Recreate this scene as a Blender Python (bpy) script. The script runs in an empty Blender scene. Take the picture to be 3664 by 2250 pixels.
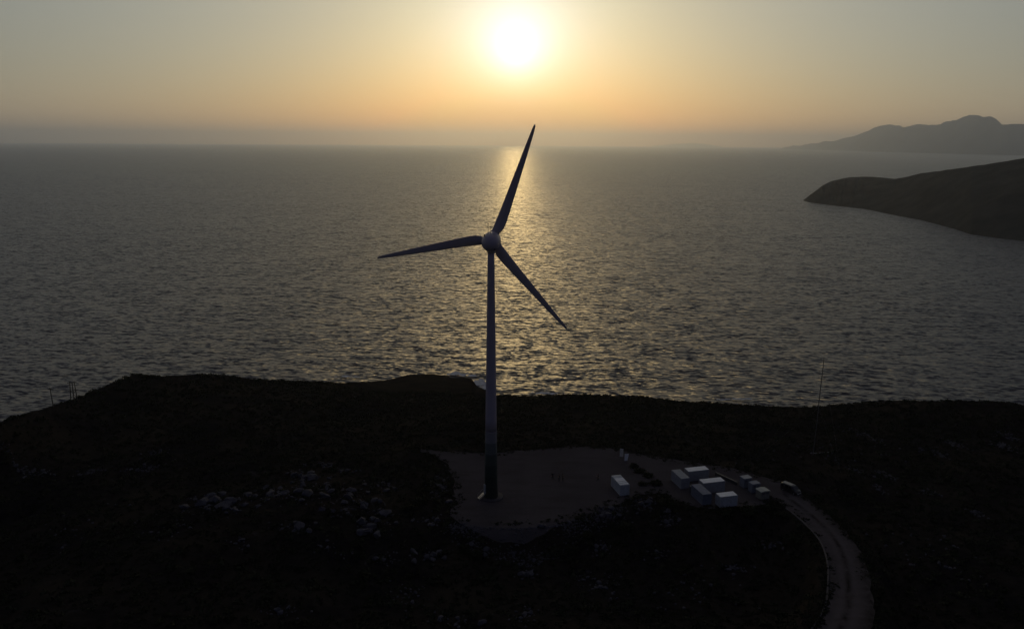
import bpy, bmesh, math, random
import numpy as np
from mathutils import Vector, Matrix

SC = bpy.context.scene
COL = SC.collection
random.seed(7)
RNG = np.random.default_rng(11)
rad = math.radians

# ------------------------------------------------------------------ camera
PW, PH, FP = 3664, 2250, 2752.0            # photograph size, focal length in its pixels
PITCH, ROLL, CZ, SEA = rad(12.5), rad(0.35), 81.0, -70.0
fv = np.array([0, math.cos(PITCH), -math.sin(PITCH)])
r0 = np.array([1.0, 0, 0]); u0 = np.array([0, math.sin(PITCH), math.cos(PITCH)])
RV = math.cos(ROLL)*r0 + math.sin(ROLL)*u0
UV = -math.sin(ROLL)*r0 + math.cos(ROLL)*u0
cd = bpy.data.cameras.new('camera'); cam = bpy.data.objects.new('camera', cd); COL.objects.link(cam)
cd.sensor_fit = 'HORIZONTAL'; cd.sensor_width = 36.0; cd.lens = 36.0*FP/PW
cd.clip_start = 0.5; cd.clip_end = 120000
cam.matrix_world = Matrix(((RV[0], UV[0], -fv[0], 0), (RV[1], UV[1], -fv[1], 0), (RV[2], UV[2], -fv[2], CZ), (0, 0, 0, 1)))
SC.camera = cam

# ------------------------------------------------------------------ sky, sun, exposure
SUN_EL, SUN_AZ = 6.3, 0.18                 # degrees, azimuth from +Y towards +X
sd = Vector((math.sin(rad(SUN_AZ))*math.cos(rad(SUN_EL)), math.cos(rad(SUN_AZ))*math.cos(rad(SUN_EL)), math.sin(rad(SUN_EL))))
world = bpy.data.worlds.new('World'); SC.world = world; world.use_nodes = True
WT = world.node_tree; WT.nodes.clear()

class G:
    """small helper for node graphs"""
    def __init__(s, nt): s.nt = nt
    def n(s, t, **kw):
        x = s.nt.nodes.new(t)
        for k, v in kw.items(): setattr(x, k, v)
        return x
    def put(s, sock, v):
        if isinstance(v, bpy.types.NodeSocket): s.nt.links.new(v, sock)
        elif isinstance(v, (tuple, list)) and sock.type == 'RGBA' and len(v) == 3: sock.default_value = (*v, 1)
        else: sock.default_value = v
    def m(s, op, a, b=0.0, c=None):
        x = s.n('ShaderNodeMath', operation=op); s.put(x.inputs[0], a); s.put(x.inputs[1], b)
        if c is not None: s.put(x.inputs[2], c)
        return x.outputs[0]
    def v(s, op, a, b=(0, 0, 0)):
        x = s.n('ShaderNodeVectorMath', operation=op); s.put(x.inputs[0], a)
        if op == 'SCALE': s.put(x.inputs['Scale'], b)
        else: s.put(x.inputs[1], b)
        return x.outputs['Value'] if op in ('DOT_PRODUCT', 'LENGTH') else x.outputs['Vector']
    def mix(s, f, a, b):
        x = s.n('ShaderNodeMix', data_type='RGBA'); s.put(x.inputs[0], f); s.put(x.inputs[6], a); s.put(x.inputs[7], b)
        return x.outputs[2]
    def noise(s, vec, scale, detail=3.0, rough=0.5, dist=0.0):
        x = s.n('ShaderNodeTexNoise'); s.put(x.inputs['Vector'], vec); s.put(x.inputs['Scale'], scale)
        s.put(x.inputs['Detail'], detail); s.put(x.inputs['Roughness'], rough); s.put(x.inputs['Distortion'], dist)
        return x
    def ramp(s, f, a, b):
        x = s.n('ShaderNodeMapRange'); s.put(x.inputs[0], f); s.put(x.inputs[1], a); s.put(x.inputs[2], b)
        return x.outputs[0]

g = G(WT)
tc = g.n('ShaderNodeTexCoord')
dirn = g.v('NORMALIZE', tc.outputs['Generated'])
cosang = g.v('DOT_PRODUCT', dirn, tuple(sd))
theta = g.m('MULTIPLY', g.m('ARCCOSINE', g.m('MINIMUM', cosang, 0.9999999)), 180/math.pi)     # degrees from the sun
sep = g.n('ShaderNodeSeparateXYZ'); g.put(sep.inputs[0], dirn)
elev = g.m('MAXIMUM', g.m('MULTIPLY', g.m('ARCSINE', sep.outputs['Z']), 180/math.pi), 0.0)
def gauss(t, w): return g.m('EXPONENT', g.m('MULTIPLY', g.m('POWER', g.m('DIVIDE', t, w), 2.0), -1.0))
def expo(t, w): return g.m('EXPONENT', g.m('DIVIDE', t, -w))
sky = g.n('ShaderNodeTexSky', sky_type='NISHITA', sun_disc=False)
sky.sun_elevation = rad(SUN_EL); sky.sun_rotation = rad(SUN_AZ)
sky.altitude = 150; sky.air_density = 1.0; sky.dust_density = 1.0; sky.ozone_density = 1.0
# clear-air sky, plus the grey-white veil and aureole of a hazy evening round the sun
wide = gauss(theta, 54.0); halo = gauss(theta, 7.5); core = expo(theta, 1.95)
col = g.v('MINIMUM', g.v('MULTIPLY', sky.outputs[0], (0.0240, 0.0270, 0.028)), (1.3, 1.0, 0.5))
col = g.v('SCALE', col, g.m('ADD', 0.3, g.m('MULTIPLY', gauss(theta, 65.0), 0.7)))
col = g.v('ADD', col, g.v('SCALE', (0.245, 0.236, 0.182), wide))
col = g.v('ADD', col, (0.021, 0.021, 0.046))
col = g.v('ADD', col, g.v('SCALE', (0.62, 0.53, 0.40), g.m('MULTIPLY', expo(elev, 1.7), gauss(theta, 65.0))))
col = g.v('ADD', col, g.v('SCALE', (0.08, 0.15, 0.10), halo))
col = g.v('ADD', col, g.v('SCALE', (1.2, 1.5, 2.3), core))
# the thick air low over the horizon reddens and dims the sky, most towards the sun
k = g.m('MULTIPLY', expo(theta, 20.0), 1.3)
tau = g.m('MULTIPLY', expo(elev, 2.8), k)
ext = g.n('ShaderNodeCombineXYZ')
for i, c in enumerate((0.66, 1.65, 2.9)):
    g.put(ext.inputs[i], g.m('EXPONENT', g.m('MULTIPLY', tau, -c)))
col = g.v('MULTIPLY', col, ext.outputs[0])
bgn = g.n('ShaderNodeBackground'); g.put(bgn.inputs['Color'], col); bgn.inputs['Strength'].default_value = 1.0
wo = g.n('ShaderNodeOutputWorld'); WT.links.new(bgn.outputs[0], wo.inputs[0])

sl = bpy.data.lights.new('sun', 'SUN'); sl.energy = 0.15; sl.angle = rad(1.5); sl.color = (1.0, 0.68, 0.27)
so = bpy.data.objects.new('sun', sl); COL.objects.link(so)
so.rotation_euler = (-sd).to_track_quat('-Z', 'Y').to_euler(); so.location = (0, 100, 150)

vs = SC.view_settings
vs.view_transform = 'Standard'; vs.look = 'None'; vs.exposure = 0.0; vs.gamma = 1.0; vs.use_curve_mapping = False
SC.display_settings.display_device = 'sRGB'
SC.cycles.max_bounces = 6; SC.cycles.volume_bounces = 4
SC.cycles.use_denoising = True

# ------------------------------------------------------------------ pixel rays
def ray(x, y): return RV*(x-PW/2)/FP - UV*(y-PH/2)/FP + fv
def at(x, y, z=0.0):
    d = ray(x, y); return np.array([0, 0, CZ]) + d*((z-CZ)/d[2])

# ------------------------------------------------------------------ materials
MATS = {}
def mat(name, color, rough=0.8, var=0.25, scale=1.0, metal=0.0, bump=0.0, spec=0.3, color2=None):
    if name in MATS: return MATS[name]
    m = bpy.data.materials.new(name); m.use_nodes = True; nt = m.node_tree; q = G(nt)
    b = nt.nodes['Principled BSDF']
    t = q.n('ShaderNodeTexCoord')
    nz = q.noise(t.outputs['Object'], scale, 5, 0.6)
    c2 = color2 or tuple(max(0.0, c*(1-var)) for c in color); c1 = tuple(min(1, c*(1+var*0.5)) for c in color)
    q.put(b.inputs['Base Color'], q.mix(q.ramp(nz.outputs[0], 0.3, 0.7), c2, c1))
    b.inputs['Roughness'].default_value = rough; b.inputs['Metallic'].default_value = metal
    b.inputs['Specular IOR Level'].default_value = spec
    if bump:
        bm_ = q.n('ShaderNodeBump'); q.put(bm_.inputs['Height'], nz.outputs[0]); bm_.inputs['Strength'].default_value = bump
        nt.links.new(bm_.outputs[0], b.inputs['Normal'])
    MATS[name] = m
    return m

def ground_mat():
    m = bpy.data.materials.new('scrubland'); m.use_nodes = True; nt = m.node_tree; q = G(nt); b = nt.nodes['Principled BSDF']
    geo = q.n('ShaderNodeNewGeometry'); P = geo.outputs['Position']
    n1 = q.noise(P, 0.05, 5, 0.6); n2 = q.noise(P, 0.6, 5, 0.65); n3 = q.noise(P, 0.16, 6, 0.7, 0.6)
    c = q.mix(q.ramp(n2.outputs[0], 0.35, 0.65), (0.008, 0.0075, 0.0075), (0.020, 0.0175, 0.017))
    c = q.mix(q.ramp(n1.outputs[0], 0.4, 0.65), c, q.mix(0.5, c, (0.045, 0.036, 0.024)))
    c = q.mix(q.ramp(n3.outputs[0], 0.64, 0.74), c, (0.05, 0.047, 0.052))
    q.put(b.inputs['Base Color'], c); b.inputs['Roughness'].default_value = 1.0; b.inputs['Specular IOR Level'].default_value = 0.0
    bm_ = q.n('ShaderNodeBump'); q.put(bm_.inputs['Height'], n2.outputs[0]); bm_.inputs['Strength'].default_value = 0.8; bm_.inputs['Distance'].default_value = 0.5
    nt.links.new(bm_.outputs[0], b.inputs['Normal'])
    return m

def gravel_mat():
    m = bpy.data.materials.new('gravel'); m.use_nodes = True; nt = m.node_tree; q = G(nt); b = nt.nodes['Principled BSDF']
    geo = q.n('ShaderNodeNewGeometry'); P = geo.outputs['Position']
    n1 = q.noise(P, 0.09, 4, 0.6); n2 = q.noise(P, 2.2, 4, 0.7); n3 = q.noise(q.v('MULTIPLY', P, (0.35, 1.0, 1.0)), 0.35, 3, 0.5)
    c = q.mix(q.ramp(n1.outputs[0], 0.3, 0.7), (0.060, 0.052, 0.055), (0.085, 0.074, 0.077))
    c = q.mix(q.ramp(n3.outputs[0], 0.45, 0.75), c, (0.056, 0.048, 0.047))
    c = q.mix(q.ramp(n2.outputs[0], 0.5, 0.85), c, (0.10, 0.09, 0.092))
    q.put(b.inputs['Base Color'], c); b.inputs['Roughness'].default_value = 1.0; b.inputs['Specular IOR Level'].default_value = 0.0
    bm_ = q.n('ShaderNodeBump'); q.put(bm_.inputs['Height'], n2.outputs[0]); bm_.inputs['Strength'].default_value = 0.4; bm_.inputs['Distance'].default_value = 0.1
    nt.links.new(bm_.outputs[0], b.inputs['Normal'])
    return m

def sea_mat():
    m = bpy.data.materials.new('sea_water'); m.use_nodes = True; nt = m.node_tree; q = G(nt); b = nt.nodes['Principled BSDF']
    geo = q.n('ShaderNodeNewGeometry'); P = geo.outputs['Position']
    mp = q.n('ShaderNodeMapping'); mp.inputs['Rotation'].default_value = (0, 0, rad(7)); q.put(mp.inputs['Vector'], P); P = mp.outputs[0]
    slope = None
    # (stretch along the crests, wavelength in metres, slope amplitude)
    for st, lam, amp, det in ((0.30, 130.0, 0.10, 2), (0.30, 16.0, 0.34, 2), (0.33, 4.4, 1.5, 2), (0.42, 1.9, 2.2, 2)):
        nz = q.noise(q.v('MULTIPLY', P, (st/lam, 1/lam, 0.0)), 1.0, det, 0.55)
        d = q.v('SCALE', q.v('SUBTRACT', nz.outputs['Color'], (0.5, 0.5, 0.5)), amp)
        slope = d if slope is None else q.v('ADD', slope, d)
    # gusts roughen the water in long patches
    gust = q.noise(q.v('MULTIPLY', P, (1/900, 1/260, 0.0)), 1.0, 3, 0.5)
    slope = q.v('SCALE', slope, q.m('ADD', 0.85, q.m('MULTIPLY', gust.outputs[0], 0.3)))
    nrm = q.v('NORMALIZE', q.v('ADD', q.v('MULTIPLY', slope, (1.45, 1.0, 0.0)), (0, 0, 1)))
    nt.links.new(nrm, b.inputs['Normal'])
    b.inputs['Base Color'].default_value = (0.014, 0.013, 0.032, 1)
    b.inputs['Roughness'].default_value = 0.38; b.inputs['IOR'].default_value = 1.333
    return m

def road_mat():
    m = gravel_mat(); m.name = 'dirt_track'; nt = m.node_tree; q = G(nt); b = nt.nodes['Principled BSDF']
    old = b.inputs['Base Color'].links[0].from_socket
    at_ = q.n('ShaderNodeAttribute'); at_.attribute_name = 'across'; u = at_.outputs['Fac']
    geo = q.n('ShaderNodeNewGeometry'); nz = q.noise(geo.outputs['Position'], 0.5, 4, 0.6)
    def band(c, w): return q.m('EXPONENT', q.m('MULTIPLY', q.m('POWER', q.m('DIVIDE', q.m('SUBTRACT', u, c), w), 2.0), -1.0))
    tr_ = q.m('MULTIPLY', q.m('ADD', band(0.30, 0.08), band(0.62, 0.08)), q.ramp(nz.outputs[0], 0.25, 0.7))
    mid = q.m('MULTIPLY', q.m('ADD', band(0.46, 0.06), band(0.97, 0.14)), q.ramp(nz.outputs[0], 0.35, 0.6))
    c = q.mix(tr_, old, (0.092, 0.081, 0.085)); c = q.mix(mid, c, (0.026, 0.023, 0.020)); q.put(b.inputs['Base Color'], c)
    return m
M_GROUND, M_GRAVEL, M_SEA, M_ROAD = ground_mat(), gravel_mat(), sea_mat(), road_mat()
M_ROCK = mat('limestone', (0.088, 0.084, 0.097), 0.95, 0.5, 0.8, spec=0.1)
M_LEAF = mat('scrub_leaf', (0.035, 0.038, 0.022), 0.9, 0.5, 0.15, spec=0.05, color2=(0.016, 0.018, 0.010))
M_TOWER = mat('tower_paint', (0.42, 0.37, 0.42), 0.45, 0.05, 0.15)
M_BLADE = mat('blade_paint', (0.40, 0.36, 0.40), 0.4, 0.05, 0.2)
M_WHITE = mat('white_paint', (0.80, 0.81, 0.80), 0.55, 0.12, 1.2)
M_WALL = mat('shaded_white_paint', (0.46, 0.48, 0.50), 0.6, 0.25, 1.6)  # white container walls, their shade put into a darker base colour
M_GREY = mat('grey_paint', (0.31, 0.32, 0.34), 0.6, 0.2, 1.0)
M_BLUEGREY = mat('blue_grey_paint', (0.17, 0.19, 0.24), 0.6, 0.2, 1.0)
M_GREYROOF = mat('grey_roof', (0.30, 0.32, 0.33), 0.6, 0.2, 1.2)
M_TAN = mat('tan_render', (0.20, 0.20, 0.17), 0.9, 0.2, 1.5)
M_TANROOF = mat('pale_roof', (0.42, 0.43, 0.37), 0.8, 0.2, 2.0)
M_DARK = mat('dark_steel', (0.05, 0.05, 0.055), 0.5, 0.2, 2.0)
M_STEEL = mat('galvanised_steel', (0.35, 0.35, 0.36), 0.45, 0.15, 2.0, metal=0.6)
M_CONC = mat('concrete', (0.066, 0.060, 0.066), 0.95, 0.3, 1.0)
M_WOOD = mat('weathered_wood', (0.10, 0.085, 0.07), 0.9, 0.3, 3.0)
M_BARK = mat('shrub_bark', (0.06, 0.05, 0.04), 0.95, 0.3, 4.0)

# ------------------------------------------------------------------ mesh helpers
class MB:
    def __init__(s): s.v = []; s.f = []
    def add(s, vs_, fs):
        o = len(s.v); s.v += [tuple(map(float, p)) for p in vs_]; s.f += [tuple(i+o for i in f) for f in fs]; return s
    def box(s, x0, x1, y0, y1, z0, z1):
        return s.add([(x0, y0, z0), (x1, y0, z0), (x1, y1, z0), (x0, y1, z0), (x0, y0, z1), (x1, y0, z1), (x1, y1, z1), (x0, y1, z1)],
                     [(3, 2, 1, 0), (4, 5, 6, 7), (0, 1, 5, 4), (1, 2, 6, 5), (2, 3, 7, 6), (3, 0, 4, 7)])
    def prism(s, prof, a, b, fn):
        n = len(prof); vs_ = [fn(p, a) for p in prof] + [fn(p, b) for p in prof]
        fs = [(i, (i+1) % n, n+(i+1) % n, n+i) for i in range(n)] + [tuple(range(n))[::-1], tuple(range(n, 2*n))]
        return s.add(vs_, fs)
    def tube(s, p, q, r, r2=None, n=8, cap=True):
        p, q = Vector(p), Vector(q); r2 = r if r2 is None else r2
        z = (q-p).normalized(); x = z.orthogonal().normalized(); y = z.cross(x)
        vs_ = []
        for c, rr in ((p, r), (q, r2)):
            for i in range(n):
                a = 2*math.pi*i/n; vs_.append(c + (x*math.cos(a)+y*math.sin(a))*rr)
        fs = [(i, (i+1) % n, n+(i+1) % n, n+i) for i in range(n)]
        if cap: fs += [tuple(range(n))[::-1], tuple(range(n, 2*n))]
        return s.add(vs_, fs)
    def loft(s, rings, cap=True):
        n = len(rings[0]); o = len(s.v)
        vs_ = [p for r in rings for p in r]; fs = []
        for k in range(len(rings)-1):
            for i in range(n):
                fs.append((k*n+i, k*n+(i+1) % n, (k+1)*n+(i+1) % n, (k+1)*n+i))
        if cap: fs += [tuple(range(n))[::-1], tuple(range((len(rings)-1)*n, len(rings)*n))]
        return s.add(vs_, fs)
    def lathe(s, prof, n=24, c=(0, 0, 0)):
        return s.loft([[(c[0]+r*math.cos(2*math.pi*i/n), c[1]+r*math.sin(2*math.pi*i/n), c[2]+z) for i in range(n)] for r, z in prof])
    def mesh(s, name, m, smooth=False):
        me = bpy.data.meshes.new(name); me.from_pydata(s.v, [], s.f)
        b = bmesh.new(); b.from_mesh(me); bmesh.ops.recalc_face_normals(b, faces=b.faces); b.to_mesh(me); b.free()
        if m: me.materials.append(m)
        if smooth:
            me.polygons.foreach_set('use_smooth', [len(p.vertices) <= 4 for p in me.polygons])
        return me
    def build(s, name, m, parent=None, smooth=False, loc=None):
        return link(name, s.mesh(name, m, smooth), parent, loc)

def link(name, me, parent=None, loc=None):
    o = bpy.data.objects.new(name, me); COL.objects.link(o)
    if parent: o.parent = parent
    if loc is not None: o.location = loc
    return o
def tag(o, label=None, cat=None, group=None, kind=None):
    if label: o['label'] = label
    if cat: o['category'] = cat
    if group: o['group'] = group
    if kind: o['kind'] = kind
    return o
def thing(name, loc, rz=0.0, label=None, cat=None, group=None):
    o = bpy.data.objects.new(name, None); COL.objects.link(o); o.empty_display_size = 0.3
    o.location = loc; o.rotation_euler = (0, 0, rz); return tag(o, label, cat, group)
def np_mesh(name, v, f, m, smooth=False):
    """v (n,3), f (k,3|4) arrays"""
    me = bpy.data.meshes.new(name); v = np.asarray(v, np.float32); f = np.asarray(f, np.int32)
    me.vertices.add(len(v)); me.vertices.foreach_set('co', v.ravel())
    me.loops.add(f.size); me.loops.foreach_set('vertex_index', f.ravel())
    me.polygons.add(len(f)); me.polygons.foreach_set('loop_start', np.arange(len(f), dtype=np.int32)*f.shape[1])
    me.polygons.foreach_set('use_smooth', np.full(len(f), smooth))
    me.update(calc_edges=True); me.validate()
    if m: me.materials.append(m)
    return me

# ------------------------------------------------------------------ value noise
_T = RNG.random((256, 256))
def vnoise(x, y):
    xi = np.floor(x).astype(int); yi = np.floor(y).astype(int); fx = x-xi; fy = y-yi
    fx = fx*fx*(3-2*fx); fy = fy*fy*(3-2*fy)
    a = _T[xi & 255, yi & 255]; b = _T[(xi+1) & 255, yi & 255]; c = _T[xi & 255, (yi+1) & 255]; d = _T[(xi+1) & 255, (yi+1) & 255]
    return (a*(1-fx)+b*fx)*(1-fy) + (c*(1-fx)+d*fx)*fy
def fbm(x, y, lam, octv=4, gain=0.5):
    x = np.asarray(x, float)/lam; y = np.asarray(y, float)/lam; s = 0; a = 1; t = 0
    for k in range(octv):
        s = s + a*(vnoise(x+17.3*k, y-9.1*k)-0.5); t += a; a *= gain; x = x*2.03; y = y*2.03
    return 2*s/t
def sstep(a, b, x):
    t = np.clip((x-a)/(b-a), 0, 1); return t*t*(3-2*t)

# ------------------------------------------------------------------ the headland the turbine stands on
PAD_PX = [(1500, 1607), (1597, 1613), (1734, 1620), (1779, 1618), (1890, 1608), (2007, 1600), (2101, 1598), (2175, 1604), (2247, 1619),
          (2320, 1630), (2394, 1641), (2454, 1653), (2546, 1668), (2637, 1680), (2728, 1705), (2800, 1722), (2868, 1765), (2880, 1785),
          (2840, 1812), (2795, 1800), (2764, 1783), (2735, 1798), (2640, 1813), (2500, 1818), (2425, 1795), (2380, 1768), (2330, 1762), (2230, 1788),
          (2117, 1824), (2000, 1862), (1850, 1878), (1720, 1870), (1640, 1852), (1615, 1835), (1632, 1790), (1630, 1745), (1620, 1696), (1597, 1657), (1545, 1626)]
PAD = np.array([at(x, y)[:2] for x, y in PAD_PX])
RL_PX = [(2764, 1775), (2786, 1797), (2842, 1836), (2881, 1870), (2920, 1909), (2946, 1944), (2963, 1996), (2969, 2039), (2967, 2104), (2963, 2160), (2941, 2203), (2911, 2250), (2860, 2330), (2790, 2430)]
RR_PX = [(2850, 1755), (2882, 1780), (2940, 1822), (2988, 1860), (3034, 1908), (3066, 1950), (3092, 1998), (3106, 2040), (3120, 2104), (3128, 2150), (3130, 2200), (3122, 2250), (3085, 2330), (3015, 2430)]
def road_z(i): return 0.06 + 3.2*(i/11.0)**1.4
ROADL = np.array([at(*p, road_z(i)) for i, p in enumerate(RL_PX)])
ROADR = np.array([at(*p, road_z(i)) for i, p in enumerate(RR_PX)])
def resample(a, n):
    d = np.r_[0, np.cumsum(np.linalg.norm(np.diff(a, axis=0), axis=1))]; t = np.linspace(0, d[-1], n)
    b = np.stack([np.interp(t, d, a[:, k]) for k in range(a.shape[1])], 1)
    for _ in range(6): b[1:-1] = 0.25*b[:-2]+0.5*b[1:-1]+0.25*b[2:]
    return b
ROADL, ROADR = resample(ROADL, 70), resample(ROADR, 70)
ROADC = 0.5*(ROADL+ROADR); ROADW = 0.5*np.linalg.norm(ROADL[:, :2]-ROADR[:, :2], axis=1)

def poly_dist(x, y, poly):
    x = np.asarray(x, float); y = np.asarray(y, float); d = np.full(x.shape, 1e9); ins = np.zeros(x.shape, bool); n = len(poly)
    for i in range(n):
        ax, ay = poly[i]; bx, by = poly[(i+1) % n]; ex, ey = bx-ax, by-ay
        t = np.clip(((x-ax)*ex+(y-ay)*ey)/(ex*ex+ey*ey), 0, 1)
        d = np.minimum(d, np.hypot(x-ax-t*ex, y-ay-t*ey))
        c = ((ay > y) != (by > y)); ins ^= c & (x < (bx-ax)*(y-ay)/np.where(by == ay, 1e-9, by-ay)+ax)
    return np.where(ins, -d, d)
def road_dist(x, y):
    best = np.full(np.shape(x), 1e9); zz = np.zeros(np.shape(x))
    for i in range(0, len(ROADC)):
        d = np.hypot(x-ROADC[i, 0], y-ROADC[i, 1]) - ROADW[i]
        m = d < best; best = np.where(m, d, best); zz = np.where(m, ROADC[i, 2], zz)
    return best, zz

BROW_PX = [(-260, 1570), (0, 1510), (103, 1474), (165, 1455), (193, 1448), (254, 1430), (296, 1414), (327, 1397), (378, 1380), (426, 1360), (461, 1345), (482, 1337), (530, 1340), (568, 1346),
           (700, 1340), (751, 1338), (832, 1345), (893, 1355), (1000, 1360), (1200, 1368), (1253, 1367), (1322, 1364), (1395, 1357), (1460, 1341), (1537, 1337), (1606, 1344), (1612, 1352), (1659, 1350), (1687, 1353),
           (1703, 1377), (1728, 1389), (1740, 1395), (1776, 1411), (1910, 1418), (2040, 1410), (2200, 1416), (2300, 1418), (2400, 1434), (2550, 1442), (2700, 1450), (2760, 1455), (2900, 1456), (3020, 1446), (3150, 1435),
           (3200, 1432), (3360, 1434), (3460, 1432), (3560, 1435), (3630, 1442), (3664, 1449), (3900, 1490)]
_bx = np.array([p[0] for p in BROW_PX], float); _rays = np.array([ray(*p) for p in BROW_PX])
_baz = np.arctan2(_rays[:, 0], _rays[:, 1]); _btan = -_rays[:, 2]/np.hypot(_rays[:, 0], _rays[:, 1])
_rx = np.array([-260, 0, 300, 480, 800, 1200, 1322, 1395, 1460, 1680, 1730, 1776, 1900, 2700, 3900], float)
_rr = np.array([212, 225, 262, 285, 300, 330, 375, 420, 438, 436, 405, 335, 305, 280, 285], float)
_brow_r = np.interp(_bx, _rx, _rr)

def raw_height(x, y):
    r = np.hypot(x, y); az = np.arctan2(x, np.maximum(y, 1e-3))
    tn = np.interp(az, _baz, _btan); rb = np.interp(az, _baz, _brow_r); zb = CZ - rb*tn
    near = -0.9 + 1.0*fbm(x, y, 26, 4) + 0.5*fbm(x+50, y, 6, 3)
    near = near - 4.2*np.exp(-((y-137)/17)**2)*sstep(-45, -15, x)*(1-sstep(62, 80, x))
    near = near + 3.0*np.exp(-((x+40)/26)**2-((y-156)/16)**2) + 0.9*np.abs(fbm(x, y, 9, 3))*np.exp(-((x+38)/30)**2-((y-152)/26)**2)*3
    near = near + 0.07*np.maximum(0, 122-y) - 0.05*np.maximum(0, -x-75)
    t = np.clip((r-195)/(rb-195), 0, 1)
    prof = zb*t**1.15
    far = prof + (1-t)*near + (0.7*fbm(x, y, 30, 4)+0.35*fbm(x, y, 7, 3))*np.minimum(1, t*3)*0.9*(1-0.6*t)
    drop = zb - (r-rb)*(tn+0.17) + 2.2*fbm(x, y, 18, 4)*np.clip((r-rb)/25, 0, 1)
    z = np.where(r < 195, near, np.where(r < rb, far, drop))
    return np.maximum(z, SEA-5)
def height(x, y):
    x = np.asarray(x, float); y = np.asarray(y, float)
    z = raw_height(x, y)
    d = poly_dist(x, y, PAD); w = sstep(1.0, 7.0, d); z = -0.10*(1-w) + z*w
    d2, zr = road_dist(x, y); w = sstep(0.8, 6.0, d2); z = (zr-0.16)*(1-w) + z*w
    return z
def hz(x, y): return float(height(np.array([x]), np.array([y]))[0])
def on_ground(px, py):
    """first point of the terrain along a pixel's ray"""
    d = ray(px, py); t = np.arange(90, 520, 0.25)/np.hypot(d[0], d[1]); p = d[None]*t[:, None]; p[:, 2] += CZ
    b = np.nonzero(p[:, 2] < height(p[:, 0], p[:, 1]))[0]
    if len(b) == 0: return None
    return p[b[0]]

xs = np.arange(-330, 331, 1.25); ys = np.arange(-40, 541, 1.25)
XX, YY = np.meshgrid(xs, ys); ZZ = height(XX.ravel(), YY.ravel())
nx = len(xs); ny = len(ys)
ii = (np.arange(ny-1)[:, None]*nx + np.arange(nx-1)[None]).ravel()
quads = np.stack([ii, ii+1, ii+1+nx, ii+nx], 1)
keep = ~((ZZ[quads] < SEA-1.5).all(1)); quads = quads[keep]
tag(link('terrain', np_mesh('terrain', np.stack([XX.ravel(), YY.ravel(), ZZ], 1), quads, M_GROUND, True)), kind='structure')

# sea out to the horizon
sm = MB(); NR = 96
sm.add([(60000*math.cos(2*math.pi*i/NR), 60000*math.sin(2*math.pi*i/NR), SEA) for i in range(NR)], [tuple(range(NR))])
tag(sm.build('sea', M_SEA), kind='structure')

# gravel pad and yard round the turbine
def edged(poly, step, amp):
    out = []
    for i in range(len(poly)):
        a = poly[i]; b = poly[(i+1) % len(poly)]; L = np.hypot(*(b-a)); n = max(1, int(L/step)); nrm = np.array([b[1]-a[1], a[0]-b[0]])/max(L, 1e-6)
        for k in range(n):
            p = a+(b-a)*k/n; out.append(p + nrm*amp*float(fbm(p[0], p[1], 5.0, 4, 0.6)))
    return out
bmp = bmesh.new(); vv = [bmp.verts.new((p[0], p[1], 0.03)) for p in edged(PAD, 0.6, 1.9)]
fc = bmp.faces.new(vv); bmesh.ops.triangulate(bmp, faces=[fc]); bmesh.ops.recalc_face_normals(bmp, faces=bmp.faces)
me = bpy.data.meshes.new('gravel_pad'); bmp.to_mesh(me); bmp.free(); me.materials.append(M_GRAVEL)
tag(link('gravel_pad', me), kind='structure')

# rubble-strewn gravel slope falling away from the near rim of the pad
EMB_TOP = resample(np.array([at(x, y)[:2] for x, y in [(1612, 1836), (1640, 1850), (1720, 1868), (1850, 1876), (2000, 1860), (2117, 1822), (2230, 1786), (2320, 1762)]]), 60)
EMB_BOT = resample(np.array([at(x, y, -3.0)[:2] for x, y in [(1604, 1880), (1640, 1915), (1720, 1945), (1850, 1962), (1980, 1928), (2090, 1885), (2215, 1845), (2320, 1790)]]), 60)
EMB_POLY = np.vstack([EMB_TOP, EMB_BOT[::-1]]); ev = []; NE = 16
for i in range(60):
    for k in range(NE):
        u = k/(NE-1)*(1+0.22*float(fbm(EMB_BOT[i, 0], EMB_BOT[i, 1], 4, 3))); p = (EMB_TOP[i]-0.12*(EMB_BOT[i]-EMB_TOP[i]))*(1-u)+EMB_BOT[i]*u; ev.append((p[0], p[1]))
ev = np.array(ev); ez = height(ev[:, 0], ev[:, 1]) + 0.07 + 0.10*np.abs(fbm(ev[:, 0], ev[:, 1], 1.2, 3))
ez = np.where(poly_dist(ev[:, 0], ev[:, 1], PAD) < 0.4, np.minimum(ez, 0.02), ez)
tag(link('gravel_slope', np_mesh('gravel_slope', np.c_[ev, ez], [(i*NE+k, (i+1)*NE+k, (i+1)*NE+k+1, i*NE+k+1) for i in range(59) for k in range(NE-1)], M_GRAVEL, True)), kind='structure')

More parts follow.
